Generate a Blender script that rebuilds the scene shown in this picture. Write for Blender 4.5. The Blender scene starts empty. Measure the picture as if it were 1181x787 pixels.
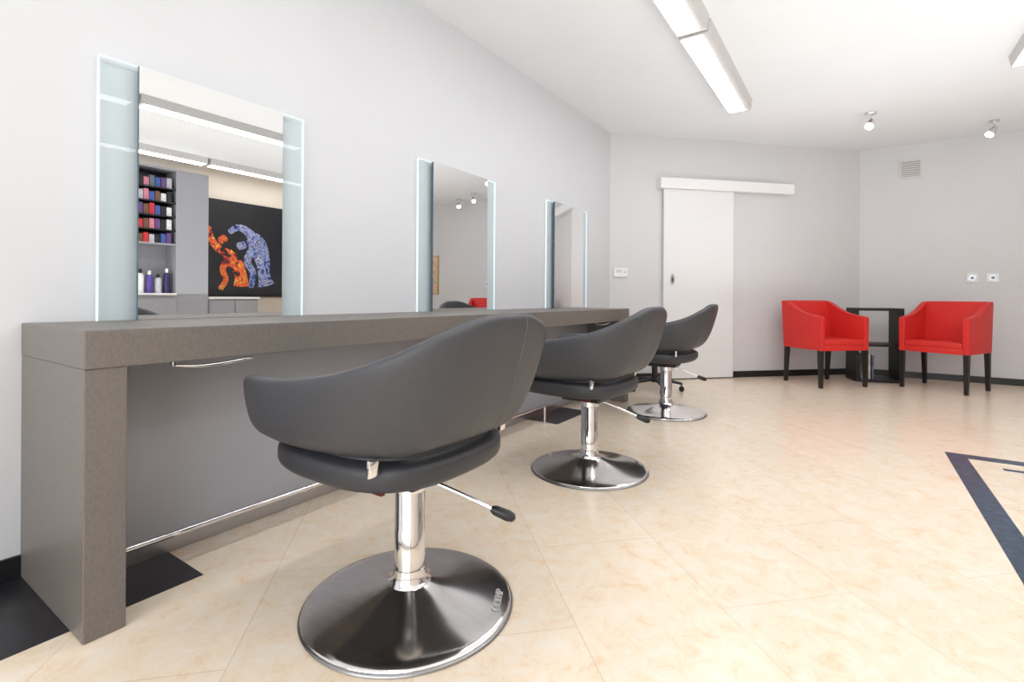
import bpy, bmesh, math, random
from mathutils import Matrix, Vector
random.seed(7)
C = bpy.context.scene.collection
S = 0.925            # design units -> metres
PI = math.pi
# ------------------------------------------------------------------ camera model
FPX, TH, ROLL, Y0, H = 582.0, math.radians(34.1), math.radians(0.35), 343.0, 0.95
sn, cs = math.sin(TH), math.cos(TH)
def raydir(px, py=343.0):
    u, v = px-590.5, py-Y0
    up = u*math.cos(ROLL)+v*math.sin(ROLL); vp = -u*math.sin(ROLL)+v*math.cos(ROLL)
    t = up/FPX
    return (-sn+cs*t, cs+sn*t, -vp/FPX)

# ------------------------------------------------------------------ materials
def c(r, g, b):
    f = lambda v: (v/255/12.92) if v/255 <= 0.04045 else ((v/255+0.055)/1.055)**2.4
    return (f(r), f(g), f(b), 1)
def newmat(name):
    m = bpy.data.materials.new(name); m.use_nodes = True
    nt = m.node_tree
    return m, nt, nt.nodes['Principled BSDF']
def pm(name, col, rough=0.5, metal=0.0, var=0.04, scale=30.0, bump=0.0, bscale=None, spec=None, stretch=None, emis=0.0):
    m, nt, b = newmat(name)
    tc = nt.nodes.new('ShaderNodeTexCoord'); src = tc.outputs['Object']
    if stretch:
        mp = nt.nodes.new('ShaderNodeMapping'); mp.inputs['Scale'].default_value = stretch
        nt.links.new(src, mp.inputs['Vector']); src = mp.outputs['Vector']
    n = nt.nodes.new('ShaderNodeTexNoise'); n.inputs['Scale'].default_value = scale; n.inputs['Detail'].default_value = 4
    nt.links.new(src, n.inputs['Vector'])
    r = nt.nodes.new('ShaderNodeValToRGB')
    r.color_ramp.elements[0].position = 0.3; r.color_ramp.elements[1].position = 0.7
    r.color_ramp.elements[0].color = tuple(max(0, x*(1-var)) for x in col[:3])+(1,)
    r.color_ramp.elements[1].color = tuple(min(1, x*(1+var)) for x in col[:3])+(1,)
    nt.links.new(n.outputs['Fac'], r.inputs['Fac']); nt.links.new(r.outputs['Color'], b.inputs['Base Color'])
    b.inputs['Roughness'].default_value = rough; b.inputs['Metallic'].default_value = metal
    if spec is not None: b.inputs['Specular IOR Level'].default_value = spec
    if emis:
        nt.links.new(r.outputs['Color'], b.inputs['Emission Color']); b.inputs['Emission Strength'].default_value = emis
    if bump:
        n2 = nt.nodes.new('ShaderNodeTexNoise'); n2.inputs['Scale'].default_value = bscale or 200
        nt.links.new(src, n2.inputs['Vector'])
        bp = nt.nodes.new('ShaderNodeBump'); bp.inputs['Strength'].default_value = bump; bp.inputs['Distance'].default_value = 0.002
        nt.links.new(n2.outputs['Fac'], bp.inputs['Height']); nt.links.new(bp.outputs['Normal'], b.inputs['Normal'])
    return m
M = {}
M['wall'] = pm('pale_grey_paint', c(210,212,216), 0.65, var=0.012, scale=3, bump=0.06, bscale=120, spec=0.3)
M['wallb'] = pm('neutral_grey_paint', c(212,212,214), 0.65, var=0.012, scale=3, bump=0.06, bscale=120, spec=0.3)
M['wallw'] = pm('cream_paint', c(210,198,184), 0.65, var=0.012, scale=3, bump=0.06, bscale=120, spec=0.3)
M['ceil'] = pm('ceiling_paint', c(236,239,242), 0.8, var=0.01, scale=2, spec=0.2)
M['white'] = pm('white_lacquer', c(236,236,237), 0.4, var=0.01)
M['doorw'] = pm('door_white', c(230,230,232), 0.45, var=0.01)
M['black'] = pm('black_base', c(22,22,26), 0.35, var=0.15)
M['darktile'] = pm('dark_slate_tile', c(34,33,38), 0.3, var=0.35, scale=18)
M['bluetile'] = pm('blue_slate_tile', c(40,62,86), 0.3, var=0.7, scale=30)
M['laminate'] = pm('grey_brown_laminate', c(113,107,102), 0.42, var=0.12, scale=170, stretch=(1,1,0.5), bump=0.1, bscale=500)
M['panel'] = pm('grey_panel', c(168,169,177), 0.45, var=0.02, scale=5)
M['leather'] = pm('charcoal_leatherette', c(64,65,70), 0.46, var=0.05, scale=60, bump=0.1, bscale=900)
M['seatl'] = pm('dark_leatherette', c(50,51,56), 0.46, var=0.05, scale=60, bump=0.1, bscale=900)
M['stitch'] = pm('grey_thread', c(98,100,105), 0.7)
M['chrome'] = pm('polished_chrome', c(228,228,230), 0.08, 1.0, var=0.02)
M['dchrome'] = pm('polished_dark_chrome', c(232,229,228), 0.14, 1.0, var=0.06, scale=9, stretch=(1,6,1))
M['rimc'] = pm('rim_chrome', c(150,150,152), 0.3, 1.0, var=0.05)
M['ink'] = pm('engraved_pale_grey', c(178,176,176), 0.6)
M['plastic'] = pm('black_plastic', c(26,26,29), 0.35, var=0.1)
M['redtag'] = pm('red_tag', c(84,20,28), 0.5)
M['red'] = pm('red_leatherette', c(216,48,44), 0.5, var=0.04, scale=40, bump=0.05, bscale=700, spec=0.35)
M['wenge'] = pm('dark_wood', c(30,24,24), 0.4, var=0.3, scale=14, stretch=(1,1,0.1))
M['bshelf'] = pm('black_shelf', c(26,26,29), 0.45, var=0.15)
M['edge'] = pm('glass_edge_painted_glint', c(224,240,246), 0.25, var=0.01, emis=0.42)  # faint emission paints in the light caught by the polished edges
M['teal'] = pm('mirror_edge_teal', c(66,92,110), 0.2, var=0.3, scale=60)
M['metalg'] = pm('satin_metal', c(190,190,194), 0.3, 1.0)
M['vent'] = pm('vent_grey', c(211,209,208), 0.5)
M['ventd'] = pm('vent_dark', c(165,162,160), 0.6)
M['housing'] = pm('fixture_grey', c(200,198,197), 0.5)
M['recess'] = pm('recess_grey', c(95,93,92), 0.6)
M['rubber'] = pm('rubber', c(20,20,22), 0.7)
M['gold'] = pm('gold_frame', c(205,170,115), 0.35, 0.2, var=0.2)
M['greyunit'] = pm('grey_unit', c(158,158,163), 0.5, var=0.03)
M['socketc'] = pm('socket_centre', c(120,140,160), 0.3)

def emat(name, col, st):
    m, nt, b = newmat(name)
    n = nt.nodes.new('ShaderNodeTexNoise'); n.inputs['Scale'].default_value = 2
    r = nt.nodes.new('ShaderNodeValToRGB'); r.color_ramp.elements[0].color = tuple(x*.97 for x in col[:3])+(1,); r.color_ramp.elements[1].color = col
    nt.links.new(n.outputs['Fac'], r.inputs['Fac']); nt.links.new(r.outputs['Color'], b.inputs['Emission Color'])
    b.inputs['Base Color'].default_value = col; b.inputs['Emission Strength'].default_value = st
    return m
M['glow'] = emat('tube_diffuser', (1,1,1,1), 13)
M['spot'] = emat('spot_lens', (1,0.93,0.82,1), 14)

# mirror
m, nt, b = newmat('silver_mirror'); M['mirror'] = m
n = nt.nodes.new('ShaderNodeTexNoise'); n.inputs['Scale'].default_value = 1.5
r = nt.nodes.new('ShaderNodeValToRGB'); r.color_ramp.elements[0].color = (.79,.80,.80,1); r.color_ramp.elements[1].color = (.81,.82,.82,1)
nt.links.new(n.outputs['Fac'], r.inputs['Fac']); nt.links.new(r.outputs['Color'], b.inputs['Base Color'])
b.inputs['Metallic'].default_value = 1; b.inputs['Roughness'].default_value = 0.0
# pale glass wings: thin clear sheet, reflection on the outer faces only
m = bpy.data.materials.new('pale_glass'); m.use_nodes = True; nt = m.node_tree; nt.nodes.clear(); M['glass'] = m
o = nt.nodes.new('ShaderNodeOutputMaterial'); tr = nt.nodes.new('ShaderNodeBsdfTransparent'); gl = nt.nodes.new('ShaderNodeBsdfGlossy'); df = nt.nodes.new('ShaderNodeBsdfDiffuse')
tr.inputs['Color'].default_value = (.972,.998,1,1); gl.inputs['Roughness'].default_value = 0.02; df.inputs['Color'].default_value = (.74,.88,.91,1)
n = nt.nodes.new('ShaderNodeTexNoise'); n.inputs['Scale'].default_value = 1.2
mr = nt.nodes.new('ShaderNodeMapRange'); mr.inputs['To Min'].default_value = 0.0; mr.inputs['To Max'].default_value = 0.03
nt.links.new(n.outputs['Fac'], mr.inputs['Value'])
m1 = nt.nodes.new('ShaderNodeMixShader'); m2 = nt.nodes.new('ShaderNodeMixShader'); fr = nt.nodes.new('ShaderNodeFresnel'); fr.inputs['IOR'].default_value = 1.33
ge = nt.nodes.new('ShaderNodeNewGeometry'); sb = nt.nodes.new('ShaderNodeMath'); sb.operation = 'SUBTRACT'; sb.inputs[0].default_value = 1
mu = nt.nodes.new('ShaderNodeMath'); mu.operation = 'MULTIPLY'
nt.links.new(ge.outputs['Backfacing'], sb.inputs[1]); nt.links.new(sb.outputs[0], mu.inputs[0]); nt.links.new(fr.outputs[0], mu.inputs[1])
nt.links.new(mr.outputs['Result'], m1.inputs['Fac']); nt.links.new(tr.outputs[0], m1.inputs[1]); nt.links.new(df.outputs[0], m1.inputs[2])
nt.links.new(mu.outputs[0], m2.inputs['Fac']); nt.links.new(m1.outputs[0], m2.inputs[1]); nt.links.new(gl.outputs[0], m2.inputs[2])
nt.links.new(m2.outputs[0], o.inputs['Surface'])
# floor
m, nt, b = newmat('peach_marble_vinyl'); M['floor'] = m
tc = nt.nodes.new('ShaderNodeTexCoord'); mp = nt.nodes.new('ShaderNodeMapping'); mp.inputs['Rotation'].default_value = (0,0,math.radians(45))
nt.links.new(tc.outputs['Object'], mp.inputs['Vector'])
br = nt.nodes.new('ShaderNodeTexBrick'); br.offset = 0.5
br.inputs['Scale'].default_value = 1; br.inputs['Brick Width'].default_value = 0.86; br.inputs['Row Height'].default_value = 0.43
br.inputs['Mortar Size'].default_value = 0.0015; br.inputs['Mortar Smooth'].default_value = 0.3
br.inputs['Color1'].default_value = (0.915,0.915,0.915,1); br.inputs['Color2'].default_value = (.955,.955,.955,1); br.inputs['Mortar'].default_value = (0.77,0.74,0.69,1)
nt.links.new(mp.outputs['Vector'], br.inputs['Vector'])
n = nt.nodes.new('ShaderNodeTexNoise'); n.inputs['Scale'].default_value = 13; n.inputs['Detail'].default_value = 12; n.inputs['Roughness'].default_value = 0.8; n.inputs['Distortion'].default_value = 0.7
nt.links.new(mp.outputs['Vector'], n.inputs['Vector'])
r = nt.nodes.new('ShaderNodeValToRGB'); e = r.color_ramp.elements
e[0].position = 0.30; e[0].color = c(232,196,154); e[1].position = 0.60; e[1].color = c(244,232,216)
x = e.new(0.44); x.color = c(242,222,197)
nt.links.new(n.outputs['Fac'], r.inputs['Fac'])
mx = nt.nodes.new('ShaderNodeMix'); mx.data_type = 'RGBA'; mx.blend_type = 'MULTIPLY'; mx.inputs[0].default_value = 1
nt.links.new(r.outputs['Color'], mx.inputs[6]); nt.links.new(br.outputs['Color'], mx.inputs[7]); nt.links.new(mx.outputs[2], b.inputs['Base Color'])
b.inputs['Roughness'].default_value = 0.22; b.inputs['Specular IOR Level'].default_value = 0.45
# painted poster figures
def paint(name, cols, scale):
    m, nt, b = newmat(name)
    tc = nt.nodes.new('ShaderNodeTexCoord'); n = nt.nodes.new('ShaderNodeTexNoise'); n.inputs['Scale'].default_value = scale; n.inputs['Distortion'].default_value = 1.6; n.inputs['Detail'].default_value = 3
    nt.links.new(tc.outputs['Object'], n.inputs['Vector']); r = nt.nodes.new('ShaderNodeValToRGB')
    el = r.color_ramp.elements; el[0].position = 0.34; el[0].color = cols[0]; el[1].position = 0.70; el[1].color = cols[-1]
    for i, cc in enumerate(cols[1:-1]):
        q = el.new(0.34+0.36*(i+1)/(len(cols)-1)); q.color = cc
    nt.links.new(n.outputs['Fac'], r.inputs['Fac']); nt.links.new(r.outputs['Color'], b.inputs['Base Color']); b.inputs['Roughness'].default_value = .5
    return m
M['porange'] = paint('orange_body_paint', [c(24,20,26), c(170,40,30), c(235,120,35), c(190,50,40), c(250,190,70), c(90,20,40)], 7)
M['pblue'] = paint('blue_body_paint', [c(20,20,28), c(60,85,150), c(160,168,205), c(55,55,110), c(190,192,215), c(30,30,60)], 8)
M['pastel'] = paint('pastel_print', [c(150,170,160), c(225,205,175), c(205,160,130), c(235,225,205), c(150,160,170)], 5)

# ------------------------------------------------------------------ helpers
def bx(bm, x0, x1, y0, y1, z0, z1, bev=0.0, seg=2):
    vs = [bm.verts.new((x, y, z)) for z in (z0, z1) for y in (y0, y1) for x in (x0, x1)]
    fs = [(0,2,3,1),(4,5,7,6),(0,1,5,4),(2,6,7,3),(0,4,6,2),(1,3,7,5)]
    faces = [bm.faces.new([vs[i] for i in f]) for f in fs]
    if bev:
        es = list({e for f in faces for e in f.edges})
        bmesh.ops.bevel(bm, geom=es, offset=bev, segments=seg, profile=0.5, affect='EDGES')
    return bm
def prism(bm, poly, axis, a0, a1, bev=0.0, seg=2):
    def mk(p, a):
        return (a, p[0], p[1]) if axis == 'x' else ((p[0], a, p[1]) if axis == 'y' else (p[0], p[1], a))
    v0 = [bm.verts.new(mk(p, a0)) for p in poly]; v1 = [bm.verts.new(mk(p, a1)) for p in poly]
    n = len(poly); faces = [bm.faces.new(v0), bm.faces.new(v1[::-1])]
    for i in range(n): faces.append(bm.faces.new([v0[i], v1[i], v1[(i+1) % n], v0[(i+1) % n]]))
    if bev:
        es = list({e for f in faces[:2] for e in f.edges})
        bmesh.ops.bevel(bm, geom=es, offset=bev, segments=seg, profile=0.5, affect='EDGES')
    bmesh.ops.recalc_face_normals(bm, faces=bm.faces[:])
    return bm
def lathe(bm, prof, seg=48, cx=0, cy=0, sx=1.0, sy=1.0, power=2.0):
    rings = []
    for (r_, z) in prof:
        ring = []
        for i in range(seg):
            a = 2*PI*i/seg; ca, sa = math.cos(a), math.sin(a)
            if power != 2.0:
                ca = math.copysign(abs(ca)**(2/power), ca); sa = math.copysign(abs(sa)**(2/power), sa)
            ring.append(bm.verts.new((cx+r_*sx*ca, cy+r_*sy*sa, z)))
        rings.append(ring)
    for a, b_ in zip(rings, rings[1:]):
        for i in range(seg):
            bm.faces.new([a[i], a[(i+1) % seg], b_[(i+1) % seg], b_[i]])
    bm.faces.new(rings[0][::-1]); bm.faces.new(rings[-1])
    bmesh.ops.recalc_face_normals(bm, faces=bm.faces[:])
    return bm
def tube(bm, pts, r, seg=10):
    pts = [Vector(p) for p in pts]; rings = []; n = len(pts)
    t0 = (pts[1]-pts[0]).normalized(); up = Vector((0,0,1)) if abs(t0.z) < .9 else Vector((1,0,0))
    u = t0.cross(up).normalized()
    for i, p in enumerate(pts):
        t = (pts[min(i+1, n-1)]-pts[max(i-1, 0)]).normalized()
        u = (u-t*u.dot(t)).normalized(); w = t.cross(u)
        rr = r[i] if isinstance(r, (list, tuple)) else r
        rings.append([bm.verts.new(p+(u*math.cos(2*PI*k/seg)+w*math.sin(2*PI*k/seg))*rr) for k in range(seg)])
    for a, b_ in zip(rings, rings[1:]):
        for k in range(seg): bm.faces.new([a[k], a[(k+1) % seg], b_[(k+1) % seg], b_[k]])
    bm.faces.new(rings[0][::-1]); bm.faces.new(rings[-1])
    bmesh.ops.recalc_face_normals(bm, faces=bm.faces[:])
    return bm
def catmull(P, n, closed=False):
    out = []; L = len(P); segs = L if closed else L-1
    for i in range(segs):
        if closed: p0, p1, p2, p3 = P[(i-1) % L], P[i], P[(i+1) % L], P[(i+2) % L]
        else: p0, p1, p2, p3 = P[max(i-1, 0)], P[i], P[i+1], P[min(i+2, L-1)]
        for k in range(n):
            t = k/n
            out.append(tuple(0.5*((2*b)+(-a+c_)*t+(2*a-5*b+4*c_-d)*t*t+(-a+3*b-3*c_+d)*t**3) for a, b, c_, d in zip(p0, p1, p2, p3)))
    if not closed: out.append(tuple(P[-1]))
    return out
def obj(name, bm, mat, parent=None, smooth=False, loc=None, rotz=0.0):
    for v in bm.verts: v.co *= S
    me = bpy.data.meshes.new(name); bm.to_mesh(me); bm.free()
    for mm in (mat if isinstance(mat, list) else [mat]): me.materials.append(mm)
    if smooth:
        me.polygons.foreach_set('use_smooth', [True]*len(me.polygons))
        try: me.set_sharp_from_angle(angle=math.radians(42))
        except Exception: pass
    o = bpy.data.objects.new(name, me); C.objects.link(o)
    if parent: o.parent = parent
    if loc: o.location = Vector(loc)*S
    o.rotation_euler = (0, 0, rotz)
    return o
def B(): return bmesh.new()
def tag(o, label, cat, group=None):
    o['label'] = label; o['category'] = cat
    if group: o['group'] = group
    return o
def thing(name, label, cat, loc=(0,0,0), rotz=0.0, group=None):
    o = bpy.data.objects.new(name, None); C.objects.link(o); o.empty_display_size = .1
    o.location = Vector(loc)*S; o.rotation_euler = (0,0,rotz)
    return tag(o, label, cat, group)
def struct(name, bm, mat, **k):
    o = obj(name, bm, mat, **k); o['kind'] = 'structure'; return o
def dup(root, loc, rotz, label):
    r_ = root.copy(); C.objects.link(r_); r_.location = Vector(loc)*S; r_.rotation_euler = (0,0,rotz); r_['label'] = label
    for ch in list(root.children):
        d = ch.copy(); C.objects.link(d); d.parent = r_
        for g in list(ch.children):
            e_ = g.copy(); C.objects.link(e_); e_.parent = d
    return r_

# ------------------------------------------------------------------ room shell
WX = -2.317; CEIL = 2.84; YE = 7.80; XR = 3.3; YF = -2.6
A = Vector((WX, 5.415)); Bp = Vector((0.06, YE))
ab = (Bp-A); LAB = ab.length; AL = math.atan2(ab.y, ab.x); ud = ab.normalized()
struct('floor', bx(B(), WX-.15, XR+.15, YF-.15, YE+.15, -.1, 0), M['floor'])
struct('ceiling', bx(B(), WX-.15, XR+.15, YF-.15, YE+.15, CEIL, CEIL+.1), M['ceil'])
struct('wall_left', bx(B(), WX-.12, WX, YF-.1, A.y+.08, 0, CEIL), M['wall'])
struct('wall_back', bx(B(), -.05, LAB+.05, 0, .12, 0, CEIL), M['wallb'], loc=(A.x, A.y, 0), rotz=AL)
struct('wall_end', bx(B(), Bp.x-.05, XR+.1, YE, YE+.12, 0, CEIL), M['wallb'])
struct('wall_right', bx(B(), XR, XR+.12, YF-.1, YE+.1, 0, CEIL), M['wallw'])
bm = B(); wx0, wx1, wz0, wz1 = -1.9, 2.9, .25, 2.6
bx(bm, WX-.1, wx0, YF-.12, YF, 0, CEIL); bx(bm, wx1, XR+.1, YF-.12, YF, 0, CEIL)
bx(bm, wx0, wx1, YF-.12, YF, 0, wz0); bx(bm, wx0, wx1, YF-.12, YF, wz1, CEIL)
struct('wall_front', bm, M['wallb'])
bm = B()
for xx in (wx0, (wx0+wx1)/2-.03, wx1-.06): bx(bm, xx, xx+.06, YF-.09, YF-.03, wz0, wz1)
bx(bm, wx0, wx1, YF-.09, YF-.03, wz0, wz0+.06); bx(bm, wx0, wx1, YF-.09, YF-.03, wz1-.06, wz1)
struct('window_1', bm, M['white'])
# baseboards
struct('baseboard_left', bx(B(), WX, WX+.012, YF, A.y, 0, .075), M['black'])
struct('baseboard_back', bx(B(), .02, LAB, -.012, 0, 0, .075), M['black'], loc=(A.x, A.y, 0), rotz=AL)
struct('baseboard_end', bx(B(), Bp.x, XR, YE-.012, YE, 0, .075), M['black'])
struct('baseboard_right', bx(B(), XR-.012, XR, YF, YE-.02, 0, .075), M['black'])
# floor inlays
struct('trim_1', bx(B(), WX+.014, -1.825, -.2, .835, 0, .0018), M['darktile'])
struct('trim_2', bx(B(), -2.085, -1.83, 3.32, 3.86, 0, .0018), M['darktile'])
bm = B(); ix0, ix1, iy0, iy1, w = .475, 2.3, 1.2, 4.13, .095
bx(bm, ix0, ix0+w, iy0, iy1, 0, .0018); bx(bm, ix1-w, ix1, iy0, iy1, 0, .0018)
bx(bm, ix0+w, ix1-w, iy1-w, iy1, 0, .0018); bx(bm, ix0+w, ix1-w, iy0, iy0+w, 0, .0018)
bx(bm, .70, .82, 3.87, 3.91, 0, .0018); bx(bm, .70, .82, 1.4, 1.44, 0, .0018)
struct('trim_3', bm, M['bluetile'])

# sliding door on back wall
def s_on(px):
    dx, dy, _ = raydir(px, 330)
    den = dx*ud.y-dy*ud.x
    d = (A.x*ud.y-A.y*ud.x)/den
    p = Vector((dx*d, dy*d)); return (p-A).dot(ud)
s0, s1, r0, r1 = s_on(763), s_on(843), s_on(757), s_on(909)
door = struct('door_1', bx(B(), s0, s1, -.05, -.018, .012, 2.30, .004), M['doorw'], loc=(A.x, A.y, 0), rotz=AL)
obj('door_rail', bx(B(), r0, r1, -.10, -.0005, 2.222, 2.345, .006), M['white'], door)
sh = s_on(773)
hd = obj('door_handle', prism(B(), [(sh+.026*math.cos(a), 1.17+.064*math.sin(a)) for a in [2*PI*i/24 for i in range(24)]], 'y', -.054, -.049, .001), M['metalg'], door)
obj('handle_recess', prism(B(), [(sh+.013*math.cos(a), 1.165+.032*math.sin(a)) for a in [2*PI*i/24 for i in range(24)]], 'y', -.056, -.0538), M['recess'], hd)
# wall panel / thermostat
st = s_on(715)
t = thing('wall_thermostat', 'small white control box on the grey wall left of the sliding door', 'thermostat', (A.x+ud.x*st, A.y+ud.y*st, 1.19), AL)
obj('casing', bx(B(), -.085, .085, -.03, -.0005, 0, .105, .008), M['white'], t)
obj('display', bx(B(), -.06, .01, -.0325, -.0295, .05, .085, .001), M['vent'], t)
obj('dial', tube(B(), [(.048,-.029,.055),(.048,-.036,.055)], .014, 16), M['vent'], t)

# vent on end wall
t = thing('wall_vent', 'small square air vent grille high on the wall by the corner', 'vent', (.565, YE, 2.43))
obj('frame', bx(bx(bx(bx(B(), -.11,.11,-.018,-.0005,.20,.22), -.11,.11,-.018,-.0005,0,.02), -.11,-.09,-.018,-.0005,.02,.20), .09,.11,-.018,-.0005,.02,.20), M['vent'], t)
obj('backing', bx(B(), -.09,.09,-.006,-.0005,.02,.20), M['ventd'], t)
bm = B()
for k in range(7): bx(bm, -.09,.09,-.014,-.008,.028+k*.0245,.041+k*.0245)
obj('slats', bm, M['vent'], t)
# sockets
def socket(x, lab):
    t = thing('wall_socket', lab, 'socket', (x, YE, 1.155), 0, 'wall sockets beside the red chair')
    obj('plate', bx(B(), -.05,.05,-.012,-.0005,0,.1,.004), M['white'], t)
    obj('insert', tube(B(), [(0,-.011,.05),(0,-.016,.05)], .03, 20), M['metalg'], t)
    obj('centre', tube(B(), [(0,-.0155,.05),(0,-.018,.05)], .018, 16), M['socketc'], t)
def x_on_end(px):
    dx, dy, _ = raydir(px, 321); return dx/dy*YE
socket(x_on_end(1121), 'left one of the two white wall sockets above the right red armchair')
socket(x_on_end(1145), 'right one of the two white wall sockets above the right red armchair')

# ------------------------------------------------------------------ ceiling fixtures
def fixture(x0, y0, y1, lab):
    L = y1-y0
    t = thing('fluorescent_fixture', lab, 'ceiling light', (x0, y0, CEIL-.085), 0, 'fluorescent ceiling fixtures')
    obj('housing', prism(B(), [(.0,.0),(.20,.0),(.215,.0849),(-.015,.0849)], 'y', 0, L, .004), M['housing'], t)
    obj('diffuser', bx(B(), .012,.150,.025,L-.025,-.008,.004,.004), M['glow'], t)
    obj('end_cap', bx(B(), .0,.2,-.006,.012,-.005,.08,.003), M['housing'], t)
    obj('end_cap', bx(B(), .0,.2,L-.012,L+.006,-.005,.08,.003), M['housing'], t)
fixture(-1.02, 3.56, 5.25, 'far long white tube light on ceiling above the styling chairs')
fixture(-1.02, 1.82, 3.52, 'nearer tube light cut by top frame edge above the styling chairs')
fixture(-1.02, .08, 1.78, 'tube light overhead at the near end of the row above the styling chairs')
fixture(1.0, 3.71, 5.40, 'tube light cut by the top right corner of the photo')
fixture(1.0, 1.97, 3.67, 'second tube light of the right hand row, reflected in the near mirror')
fixture(1.0, .23, 1.93, 'third tube light of the right hand row, reflected in the near mirror')
fixture(2.80, 1.70, 3.39, 'tube light above the product shelving, lower line of light in the near mirror')
fixture(2.80, 3.43, 5.12, 'tube light above the poster, lower right line of light in the near mirror')
# ceiling spots
def spot(x, y, aim, lab):
    t = thing('ceiling_spot', lab, 'spotlight', (x, y, CEIL-.16), aim, 'small ceiling spotlights')
    obj('canopy', lathe(B(), [(.05,.1595),(.05,.148),(.042,.14)], 28), M['chrome'], t, True)
    obj('stem', tube(B(), [(0,0,.142),(0,0,.085),(.005,0,.07)], .009, 10), M['chrome'], t, True)
    h = obj('lamp_head', tube(B(), [(-.02,0,.085),(0,0,.065),(.045,0,.01)], [.022,.032,.04], 20), M['chrome'], t, True)
    obj('lens', tube(B(), [(.045,0,.01),(.050,0,.004)], .035, 20), M['spot'], h, True)
spot(.135, 6.25, math.radians(250), 'small chrome ceiling spotlight left, nearer the sliding door')
spot(1.21, 7.22, math.radians(215), 'small chrome ceiling spotlight right, above the wall sockets')
spot(1.80, 7.50, math.radians(215), 'chrome ceiling spotlight seen only as a reflection in the middle mirror')

# ------------------------------------------------------------------ styling counter
FX = -1.716; CT = .853; CB = .746
t = thing('styling_counter', 'long grey brown laminate styling counter along the left wall', 'counter', (WX+.001, .48, 0))
x1 = FX-WX-.001; L = 4.47-.48
obj('countertop', bx(B(), 0, x1, 0, L, CB, CT, .003), M['laminate'], t)
obj('end_panel', bx(B(), 0, x1-.004, .001, .1, .002, CB, .003), M['laminate'], t)
obj('end_panel', bx(B(), 0, x1-.004, L-.1, L-.001, .002, CB, .003), M['laminate'], t)
obj('back_panel', bx(B(), .2, .225, .1, L-.1, .002, CB), M['panel'], t)
obj('plinth_strip', bx(B(), .225, .2285, .1, L-.1, .002, .055), M['metalg'], t)
# foot rail
t = thing('foot_rail', 'slim chrome foot rail below the styling counter', 'foot rail', (-1.93, .582, 0))
obj('rail', tube(B(), [(0,0,.13),(0,1.3,.13),(0,2.76,.13)], .0105, 14), M['chrome'], t, True)
for yy in (2.72,):
    p = obj('post', tube(B(), [(0,yy,.004),(0,yy,.125)], .008, 12), M['chrome'], t, True)
    obj('foot_plate', lathe(B(), [(.026,.002),(.026,.007),(.01,.012)], 20, 0, yy), M['chrome'], p, True)
# dryer holders below the counter front
for i, y in enumerate((.70, 2.26, 3.81)):
    lab = ['chrome tool hook under the near end of the counter', 'chrome tool hook under the counter behind the middle chair', 'chrome tool hook under the far end of the counter'][i]
    t = thing('tool_hook', lab, 'hook', (-1.75, y, CB-.002), 0, 'chrome hooks under the counter')
    pts = catmull([(0,.01,-.012),(.012,.08,-.020),(.02,.16,-.017),(.02,.23,-.010),(.012,.255,-.012)], 6)
    obj('bar', tube(B(), pts, [.004+.0025*math.sin(PI*k/(len(pts)-1)) for k in range(len(pts))], 10), M['chrome'], t, True)
    obj('bracket', tube(B(), [(0,.01,-.014),(0,.01,0)], .007, 12), M['rimc'], t, True)

# ------------------------------------------------------------------ mirrors
def mirror(yc, lab):
    t = thing('styling_mirror', lab, 'mirror', (-2.29, yc, CT+.0005), 0, 'styling mirrors on the counter')
    W, w2, hh, ee = .416, .294, .978, .0035
    obj('glass_panel', bx(B(), -.012, 0, -W+ee, W-ee, 0, hh-ee), M['glass'], t)
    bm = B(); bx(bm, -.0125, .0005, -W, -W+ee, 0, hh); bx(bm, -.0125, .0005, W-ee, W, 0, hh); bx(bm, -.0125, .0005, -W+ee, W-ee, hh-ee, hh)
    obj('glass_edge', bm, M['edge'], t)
    bm = B(); bx(bm, .001, .016, -w2, w2, .001, hh)
    bm.normal_update()
    for f in bm.faces: f.material_index = 0 if f.normal.x > .9 else 1
    obj('mirror_plate', bm, [M['mirror'], M['teal']], t)
    for yy in (-w2+.03, w2-.03): obj('wall_bracket', bx(B(), -.026, -.013, yy-.01, yy+.01, .6, .62), M['metalg'], t)
mirror(1.093, 'nearest and largest looking styling mirror with pale glass sides, reflecting shelves and a poster')
mirror(2.73, 'middle styling mirror with pale glass sides, behind the back of the first chair')
mirror(4.345, 'farthest styling mirror with pale glass sides, near the sliding door')

# ------------------------------------------------------------------ styling chair (front toward -X)
half = [(.335,0,.905,.550,.09),(.33,.10,.90,.549,.09),(.30,.21,.862,.544,.085),(.22,.29,.806,.536,.07),(.09,.33,.762,.528,.055),(-.08,.34,.734,.521,.042),(-.22,.333,.721,.519,.03),(-.33,.314,.716,.519,.022)]
full = [(x,-y,zt,zb,l) for x,y,zt,zb,l in half[:0:-1]]+half
cols = catmull(full, 7)
SEC = [(-.058,0),(-.032,.03),(-.006,.13),(.012,.30),(.020,.55),(.021,.8),(.018,.93),(.008,.988),(-.012,1.0),(-.029,.985),(-.038,.92),(-.045,.7),(-.056,.45),(-.072,.2),(-.087,.03),(-.076,-.01)]
SECD = catmull(SEC, 3, True)
def tang(i):
    a, b_ = cols[max(i-1,0)], cols[min(i+1,len(cols)-1)]
    v = Vector((b_[0]-a[0], b_[1]-a[1])); return v.normalized()
def spt(i, off, zf):
    x, y, zt, zb, l = cols[i]; tt = tang(i); nx, ny = tt.y, -tt.x
    o_ = off+l*(zf-.5); return Vector((x+nx*o_, y+ny*o_, zb+zf*(zt-zb)))
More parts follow.
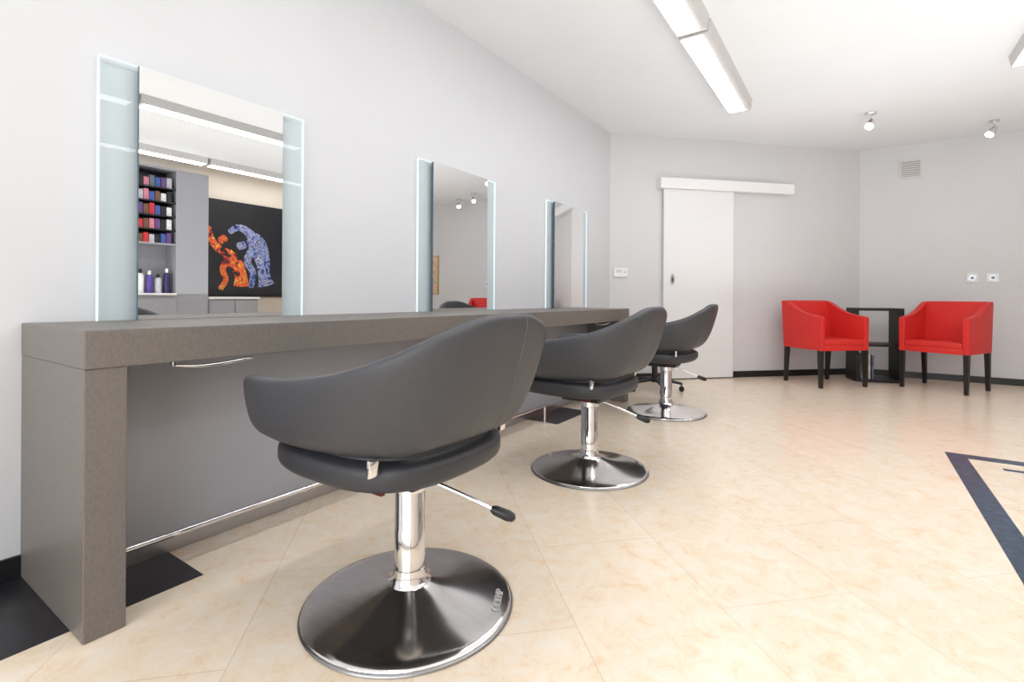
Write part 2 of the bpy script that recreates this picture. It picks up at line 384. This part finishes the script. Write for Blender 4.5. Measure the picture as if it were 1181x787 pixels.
def shell():
    bm = B(); rings = []
    N = len(cols)
    sections = []
    for i in range(N): sections.append([spt(i, o_, z) for o_, z in SECD])
    def ends(i, sgn):
        base = sections[i]; cen = sum(base, Vector())/len(base); tt = tang(i); out = []
        # blunt padded end: shrink mostly in thickness, little in height
        nrm = Vector((tt.y, -tt.x, 0))
        for adv, kt, kz in ((.010,.97,.99),(.020,.90,.97),(.030,.76,.93),(.037,.55,.87),(.040,.30,.80)):
            ring = []
            for p in base:
                d_ = p-cen; dn = d_.dot(nrm); rest = d_-nrm*dn
                ring.append(cen+nrm*dn*kt+Vector((rest.x, rest.y, rest.z*kz))+Vector((tt.x, tt.y, 0))*adv*sgn)
            out.append(ring)
        return out
    allsec = ends(0,-1)[::-1]+sections+ends(N-1,1)
    for s_ in allsec: rings.append([bm.verts.new(p) for p in s_])
    K = len(SECD)
    for a, b_ in zip(rings, rings[1:]):
        for k in range(K): bm.faces.new([a[k], a[(k+1)%K], b_[(k+1)%K], b_[k]])
    bm.faces.new(rings[0]); bm.faces.new(rings[-1][::-1])
    bmesh.ops.recalc_face_normals(bm, faces=bm.faces[:])
    return bm
GRP = 'styling chairs in front of the mirrors'
ch = thing('styling_chair', 'nearest charcoal styling chair on a dark chrome disc base', 'chair', (-1.14,1.125,0), 0, GRP)
sh_ = obj('backrest_shell', shell(), M['leather'], ch, True)
def near(px_, py_): return min(range(len(cols)), key=lambda i: (cols[i][0]-px_)**2+(cols[i][1]-py_)**2)
zs = [(-.032,.03),(-.006,.13),(.012,.30),(.020,.55),(.021,.8),(.018,.93),(.009,.985)]
i = near(.34, .06)
obj('seam', tube(B(), catmull([spt(i, o_+.0002, z) for o_, z in zs], 4), .0013, 6), M['stitch'], sh_, True)
obj('seat', lathe(B(), [(.3,.434),(.86,.436),(.945,.444),(.985,.456),(1.0,.468),(1.0,.494),(.99,.505),(.96,.512),(.88,.520),(.83,.585),(.78,.60),(.4,.607)], 64, -.076, 0, .314, .302, 2.9), M['seatl'], ch, True)
for sy in (-1, 1):
    prof = [(.0075*math.cos(a)+.15, .520+.016*math.copysign(1, math.sin(a))+.0075*math.sin(a)) for a in [2*PI*(i+.5)/20 for i in range(20)]]
    obj('clip', prism(B(), prof, 'y', min(sy*.262, sy*.292), max(sy*.262, sy*.292), .003), M['chrome'], ch, True)
obj('release_tab', bx(B(), .06,.10,-.205,-.19,.414,.436,.003), M['redtag'], ch)
obj('mechanism', bx(B(), -.13,.10,-.09,.09,.385,.4345,.01), M['plastic'], ch)
col = obj('column', lathe(B(), [(.047,.09),(.047,.235),(.0455,.237),(.0455,.345),(.043,.35),(.05,.352),(.05,.388)], 40), M['chrome'], ch, True)
obj('column_flare', lathe(B(), [(.068,.068),(.058,.078),(.0515,.095),(.049,.115),(.0475,.116)], 40), M['chrome'], ch, True)
bs = obj('base', lathe(B(), catmull([(.314,.006),(.315,.012),(.30,.019),(.25,.027),(.19,.036),(.13,.048),(.09,.060),(.06,.073),(.05,.08)], 3), 80), M['dchrome'], ch, True)
obj('base_rim', lathe(B(), [(.305,.0005),(.319,.0008),(.322,.004),(.320,.008),(.314,.0115),(.308,.0115)], 80), M['rimc'], bs, True)
lv = obj('lever', tube(B(), catmull([(.03,.01,.385),(.08,.04,.372),(.16,.085,.335),(.235,.125,.298)], 6), .0065, 10), M['chrome'], ch, True)
obj('lever_knob', tube(B(), [(.225,.12,.303),(.235,.126,.298),(.27,.145,.283),(.285,.153,.277),(.29,.156,.275)], [.009,.015,.017,.013,.004], 14), M['plastic'], lv, True)
dup(ch, (-1.21,2.56,0), math.radians(-1), 'middle charcoal styling chair, between the nearest and farthest styling chairs')
dup(ch, (-1.29,4.20,0), math.radians(2), 'farthest charcoal styling chair, nearest to the sliding door')
# lettering on the rim of the nearest base
cu = bpy.data.curves.new('lettering', 'FONT'); cu.body = 'OLYMP'; cu.size = .034*S; cu.extrude = .0015*S; cu.align_x = 'CENTER'; cu.align_y = 'CENTER'
tmp = bpy.data.objects.new('tmp', cu); C.objects.link(tmp)
dg = bpy.context.evaluated_depsgraph_get(); me = bpy.data.meshes.new_from_object(tmp.evaluated_get(dg)); me.name = 'lettering'
bpy.data.objects.remove(tmp); me.materials.clear(); me.materials.append(M['ink'])
lo = bpy.data.objects.new('lettering', me); C.objects.link(lo); lo.parent = bs
an = math.radians(28); lo.location = Vector((.278*math.cos(an), .278*math.sin(an), .0252))*S
lo.rotation_euler = (Matrix.Rotation(an+PI/2, 3, 'Z') @ Matrix.Rotation(math.radians(9), 3, 'X')).to_euler()

# rolling stool behind the far chair
t = thing('rolling_stool', 'black rolling stool on castors beyond the farthest styling chair', 'stool', (-1.70,5.15,0), .3)
obj('seat', lathe(B(), [(.1,.50),(.17,.505),(.185,.53),(.18,.565),(.14,.58),(.05,.583)], 36), M['seatl'], t, True)
obj('column', lathe(B(), [(.03,.1),(.03,.3),(.018,.305),(.018,.505)], 20), M['plastic'], t, True)
obj('hub', lathe(B(), [(.04,.085),(.045,.1),(.04,.13)], 20), M['plastic'], t, True)
for k in range(5):
    a = 2*PI*k/5; ca, sa = math.cos(a), math.sin(a)
    l = obj('leg', tube(B(), [(ca*.03,sa*.03,.115),(ca*.16,sa*.16,.1),(ca*.27,sa*.27,.078)], [.022,.018,.013], 10), M['plastic'], t, True)
    w_ = B(); tube(w_, [(ca*.265-sa*.022,sa*.265+ca*.022,.0265),(ca*.265+sa*.022,sa*.265-ca*.022,.0265)], .026, 16); tube(w_, [(ca*.265,sa*.265,.03),(ca*.265,sa*.265,.08)], .008, 8)
    obj('castor', w_, M['rubber'], l, True)

# ------------------------------------------------------------------ red armchairs (front toward -Y)
def armchair(loc, rz, lab):
    t = thing('red_armchair', lab, 'armchair', loc, rz, 'red armchairs by the corner')
    side = [(-.29,.40),(-.295,.745),(-.278,.762)]+[(y, z) for y, z in catmull([(-.22,.768),(-.06,.795),(.09,.855),(.19,.912)], 4)]+[(.25,.932),(.295,.928),(.255,.40)]
    for sx in (-1, 1):
        a0, a1 = sorted((sx*.248, sx*.302)); obj('arm', prism(B(), side, 'x', a0, a1, .007, 3), M['red'], t, True)
    obj('backrest', prism(B(), [(.15,.45),(.205,.922),(.222,.935),(.283,.935),(.297,.923),(.257,.402),(.16,.402)], 'x', -.252, .252, .008, 3), M['red'], t, True)
    obj('seat', bx(B(), -.247,.247,-.293,.19,.458,.515,.009,3), M['red'], t, True)
    obj('apron', bx(B(), -.248,.248,-.288,.2,.398,.458,.003), M['red'], t, True)
    for sx in (-1, 1):
        for y, yb in ((-.263,-.27),(.225,.245)):
            bm = B(); x = sx*.276
            top = [bm.verts.new((x+a*.023, y+b_*.023, .402)) for a, b_ in ((-1,-1),(1,-1),(1,1),(-1,1))]
            bot = [bm.verts.new((x+a*.016, yb+b_*.016, .0005)) for a, b_ in ((-1,-1),(1,-1),(1,1),(-1,1))]
            bm.faces.new(top); bm.faces.new(bot[::-1])
            for i in range(4): bm.faces.new([bot[i], bot[(i+1)%4], top[(i+1)%4], top[i]])
            bmesh.ops.recalc_face_normals(bm, faces=bm.faces[:])
            obj('leg', bm, M['wenge'], t)
armchair((-.28,6.67,0), math.radians(45), 'red armchair left of the black shelf, nearer the sliding door')
armchair((.81,7.06,0), math.radians(-27), 'red armchair right of the black shelf, below the wall sockets')

# black open shelf in the corner, with magazines
SL, SR = (.2,7.28,0), math.radians(18)
t = thing('corner_shelf', 'small black open shelf standing between the red armchairs', 'shelf', SL, SR)
hw, dp, ht = .235, .17, .85
obj('top_board', bx(B(), -hw,hw,-dp,dp,ht-.03,ht,.002), M['bshelf'], t)
obj('bottom_board', bx(B(), -hw,hw,-dp,dp,.0005,.035,.002), M['bshelf'], t)
for sx in (-1,1):
    a0, a1 = sorted((sx*hw, sx*(hw-.025))); obj('side_board', bx(B(), a0,a1,-dp,dp,.035,ht-.03), M['bshelf'], t)
obj('middle_board', bx(B(), -hw+.025,hw-.025,-dp,dp,.41,.437), M['bshelf'], t)
cr, sr = math.cos(SR), math.sin(SR)
for i, (nm, cc) in enumerate((('white',(215,215,220)),('pale grey',(165,167,175)),('cream',(200,192,177)),('slate blue',(95,105,130)))):
    lx = -.165+i*.034; hh = (.29,.26,.30,.27)[i]
    t = thing('magazine', nm+' spined magazine upright on the bottom of the black shelf', 'magazine', (SL[0]+lx*cr, SL[1]+lx*sr, .0355), SR, 'magazines in the black shelf')
    obj('cover', bx(bx(bx(B(), -.009,-.007,-.15,.07,0,hh), .007,.009,-.15,.07,0,hh), -.007,.007,-.15,-.148,0,hh), pm('cover_'+nm.replace(' ','_'), c(*cc), .85, var=.25, scale=14), t)
    obj('pages', bx(B(), -.007,.007,-.148,.067,.003,hh-.004), M['white'], t)

# ------------------------------------------------------------------ what the mirrors show
UX, UY0, UY1 = 2.82, 2.36, 3.01
t = thing('product_shelf', 'tall grey product shelving unit reflected in the near mirror', 'shelving', (UX, UY0, 0))
W = UY1-UY0
obj('back_board', bx(B(), .30,.32,0,W,1.62,2.6), M['black'], t)
obj('rear_panel', bx(B(), .30,.32,0,W,0,1.62), M['greyunit'], t)
obj('side_board', bx(B(), 0,.30,0,.025,0,2.6), M['greyunit'], t)
obj('side_board', bx(B(), 0,.32,W,W+.40,0,2.6), M['greyunit'], t)
obj('cabinet_body', bx(B(), 0,.30,.025,W,0,.95), M['greyunit'], t)
obj('cabinet_door', bx(B(), -.02,-.0005,.03,W-.005,.06,.90,.003), M['greyunit'], t)
shz = [1.33, 1.62, 1.80, 1.98, 2.16, 2.34]
for z in shz[1:]: obj('shelf_board', bx(B(), .005,.30,.025,W,z-.018,z), M['greyunit'] if z < 1.7 else M['black'], t)
obj('top_board', bx(B(), 0,.30,.025,W,2.575,2.6), M['greyunit'], t)
obj('worktop', bx(B(), -.03,.30,.025,W,.95,.975), M['white'], t)
cl9 = [('red',(190,45,50)),('white',(225,225,225)),('blue',(60,85,155)),('black',(25,25,28)),('brown',(110,75,55)),('purple',(95,65,120)),('pink',(200,120,140)),('slate',(90,108,120)),('silver',(180,180,187))]
cm = {n_: pm('box_'+n_, c(*v), .4, var=.35, scale=60) for n_, v in cl9}
rows = ['lowest','second','third','fourth','top']
for ri, z in enumerate(shz[1:]):
    order = cl9[:]; random.shuffle(order)
    for k, (n_, _) in enumerate(order):
        y = UY0+.056+k*.0645; hh = random.uniform(.10,.145)
        o = obj('dye_box', bx(bx(B(), 0,.12,-.028,.028,0,hh*.8), .001,.119,-.027,.027,hh*.8,hh), cm[n_], loc=(UX+.012, y, z+.0005))
        tag(o, n_+' hair dye box on the '+rows[ri]+' dye shelf reflected in the near mirror', 'box', 'hair dye boxes on the product shelf')
for k, (n_, cc, hh) in enumerate((('pale blue',(170,185,220),.25),('grey',(170,170,178),.22),('white',(232,232,234),.30),('purple',(90,65,150),.28),('silver',(195,195,202),.24),('dark violet',(50,35,90),.32))):
    t = thing('product_bottle', n_+' product bottle on the worktop of the reflected shelving unit', 'bottle', (UX+.08, UY0+.08+k*.099, .9755), 0, 'bottles on the reflected worktop')
    obj('body', lathe(B(), [(.035,0),(.038,.01),(.038,hh*.72),(.030,hh*.8),(.017,hh*.84)], 20), pm('bottle_'+n_.replace(' ','_'), c(*cc), .3, var=.1), t, True)
    obj('cap', lathe(B(), [(.018,hh*.83),(.018,hh),(.012,hh+.005)], 16), M['white'] if k % 2 else M['plastic'], t, True)
t = thing('low_cabinet', 'low pale topped cabinet below the poster, reflected in the near mirror', 'cabinet', (2.80, 3.42, 0))
obj('body', bx(B(), .0,.46,0,.68,0,.90), M['greyunit'], t)
d_ = obj('door', bx(B(), -.018,-.0005,.01,.335,.06,.88,.003), M['greyunit'], t); obj('handle', tube(B(), [(-.035,.3,.5),(-.035,.3,.62)], .006, 8), M['chrome'], d_, True)
d_ = obj('door', bx(B(), -.018,-.0005,.345,.67,.06,.88,.003), M['greyunit'], t); obj('handle', tube(B(), [(-.035,.38,.5),(-.035,.38,.62)], .006, 8), M['chrome'], d_, True)
obj('worktop', bx(B(), -.03,.47,-.0,.70,.90,.93,.004), M['white'], t)
PZ = .9308
t = thing('poster', 'black poster of orange and blue body painted figures, reflected in the near mirror', 'poster', (XR-.001, 3.52, PZ))
obj('canvas', bx(B(), -.03,0,0,1.5,0,1.45), M['black'], t)
def fig(strokes, mat, dx_):
    bm = B()
    for pts, rad in strokes:
        P = catmull([(y, z, r_) for (y, z), r_ in zip(pts, rad)], 5)
        # rounded ends
        P = [(P[0][0]-(P[1][0]-P[0][0])*.6, P[0][1]-(P[1][1]-P[0][1])*.6, P[0][2]*.55)]+P+[(P[-1][0]+(P[-1][0]-P[-2][0])*.6, P[-1][1]+(P[-1][1]-P[-2][1])*.6, P[-1][2]*.55)]
        tube(bm, [(0, y, z) for y, z, _ in P], [q[2] for q in P], 14)
    for v in bm.verts: v.co.x = -.0302-dx_+v.co.x*.02
    obj('printed_figure', bm, mat, t)
# orange figure: raised arm, bowed head, twisting torso
fig([([(.10,1.02),(.13,.86),(.24,.72),(.38,.64)], [.035,.05,.058,.075]),
     ([(.36,.66),(.48,.52),(.57,.34),(.58,.17)], [.085,.115,.095,.12]),
     ([(.27,.90),(.30,.86),(.33,.82)], [.055,.07,.055]),
     ([(.40,.58),(.30,.42),(.35,.26),(.27,.12)], [.055,.045,.04,.04])], M['porange'], .002)
# blue figure: broad back, bent arm, head turned down
fig([([(.40,.98),(.52,1.06),(.66,1.02),(.76,.92)], [.04,.05,.065,.085]),
     ([(.74,.94),(.84,.80),(.92,.56),(.94,.36),(.98,.19)], [.11,.15,.12,.10,.14]),
     ([(.56,.84),(.58,.79),(.60,.74)], [.06,.078,.06]),
     ([(.78,.78),(.67,.56),(.76,.38),(.73,.16)], [.07,.06,.05,.045])], M['pblue'], .004)
t = thing('wall_picture', 'narrow gold framed picture on the far wall, seen only in the middle mirror', 'picture', (2.70, YE-.001, 1.0))
obj('frame', bx(bx(bx(bx(B(), -.14,-.115,-.03,0,0,.8), .115,.14,-.03,0,0,.8), -.115,.115,-.03,0,0,.025), -.115,.115,-.03,0,.775,.8), M['gold'], t)
obj('print', bx(B(), -.115,.115,-.015,-.001,.025,.775), M['pastel'], t)

# ------------------------------------------------------------------ light
wd = bpy.data.worlds.new('World'); bpy.context.scene.world = wd; wd.use_nodes = True
bg = wd.node_tree.nodes['Background']; bg.inputs['Color'].default_value = (.95,.97,1,1); bg.inputs['Strength'].default_value = 1.0
def area(name, loc, rot, sx, sy, e, col=(1,1,1)):
    l = bpy.data.lights.new(name, 'AREA'); l.shape = 'RECTANGLE'; l.size = sx*S; l.size_y = sy*S; l.energy = e; l.color = col
    o = bpy.data.objects.new(name, l); C.objects.link(o); o.location = Vector(loc)*S; o.rotation_euler = rot; return o
area('window_daylight', (.5, YF+.02, 1.45), (math.radians(90), 0, 0), 4.6, 2.2, 97, (.965,.985,1))
# added unseen fill lamp, aimed up to brighten the ceiling
area('added_ceiling_fill', (1.0, 3.5, 0.97), (math.radians(180), 0, 0), 3.8, 5.6, 58, (.945,.975,1))
# ------------------------------------------------------------------ camera
cam = bpy.data.cameras.new('camera'); co = bpy.data.objects.new('camera', cam); C.objects.link(co)
cam.sensor_width = 36; cam.sensor_fit = 'HORIZONTAL'; cam.lens = FPX/1181*36; cam.shift_y = (Y0-393.5)/1181; cam.clip_start = .02
R = Vector((cs, sn, 0)); F = Vector((-sn, cs, 0)); Z = Vector((0,0,1))
R2 = R*math.cos(ROLL)+Z*math.sin(ROLL); U2 = Z*math.cos(ROLL)-R*math.sin(ROLL)
mw = Matrix(((R2.x,U2.x,-F.x,0),(R2.y,U2.y,-F.y,0),(R2.z,U2.z,-F.z,H*S),(0,0,0,1)))
co.matrix_world = mw
bpy.context.scene.camera = co
bpy.context.scene.view_settings.view_transform = 'Standard'
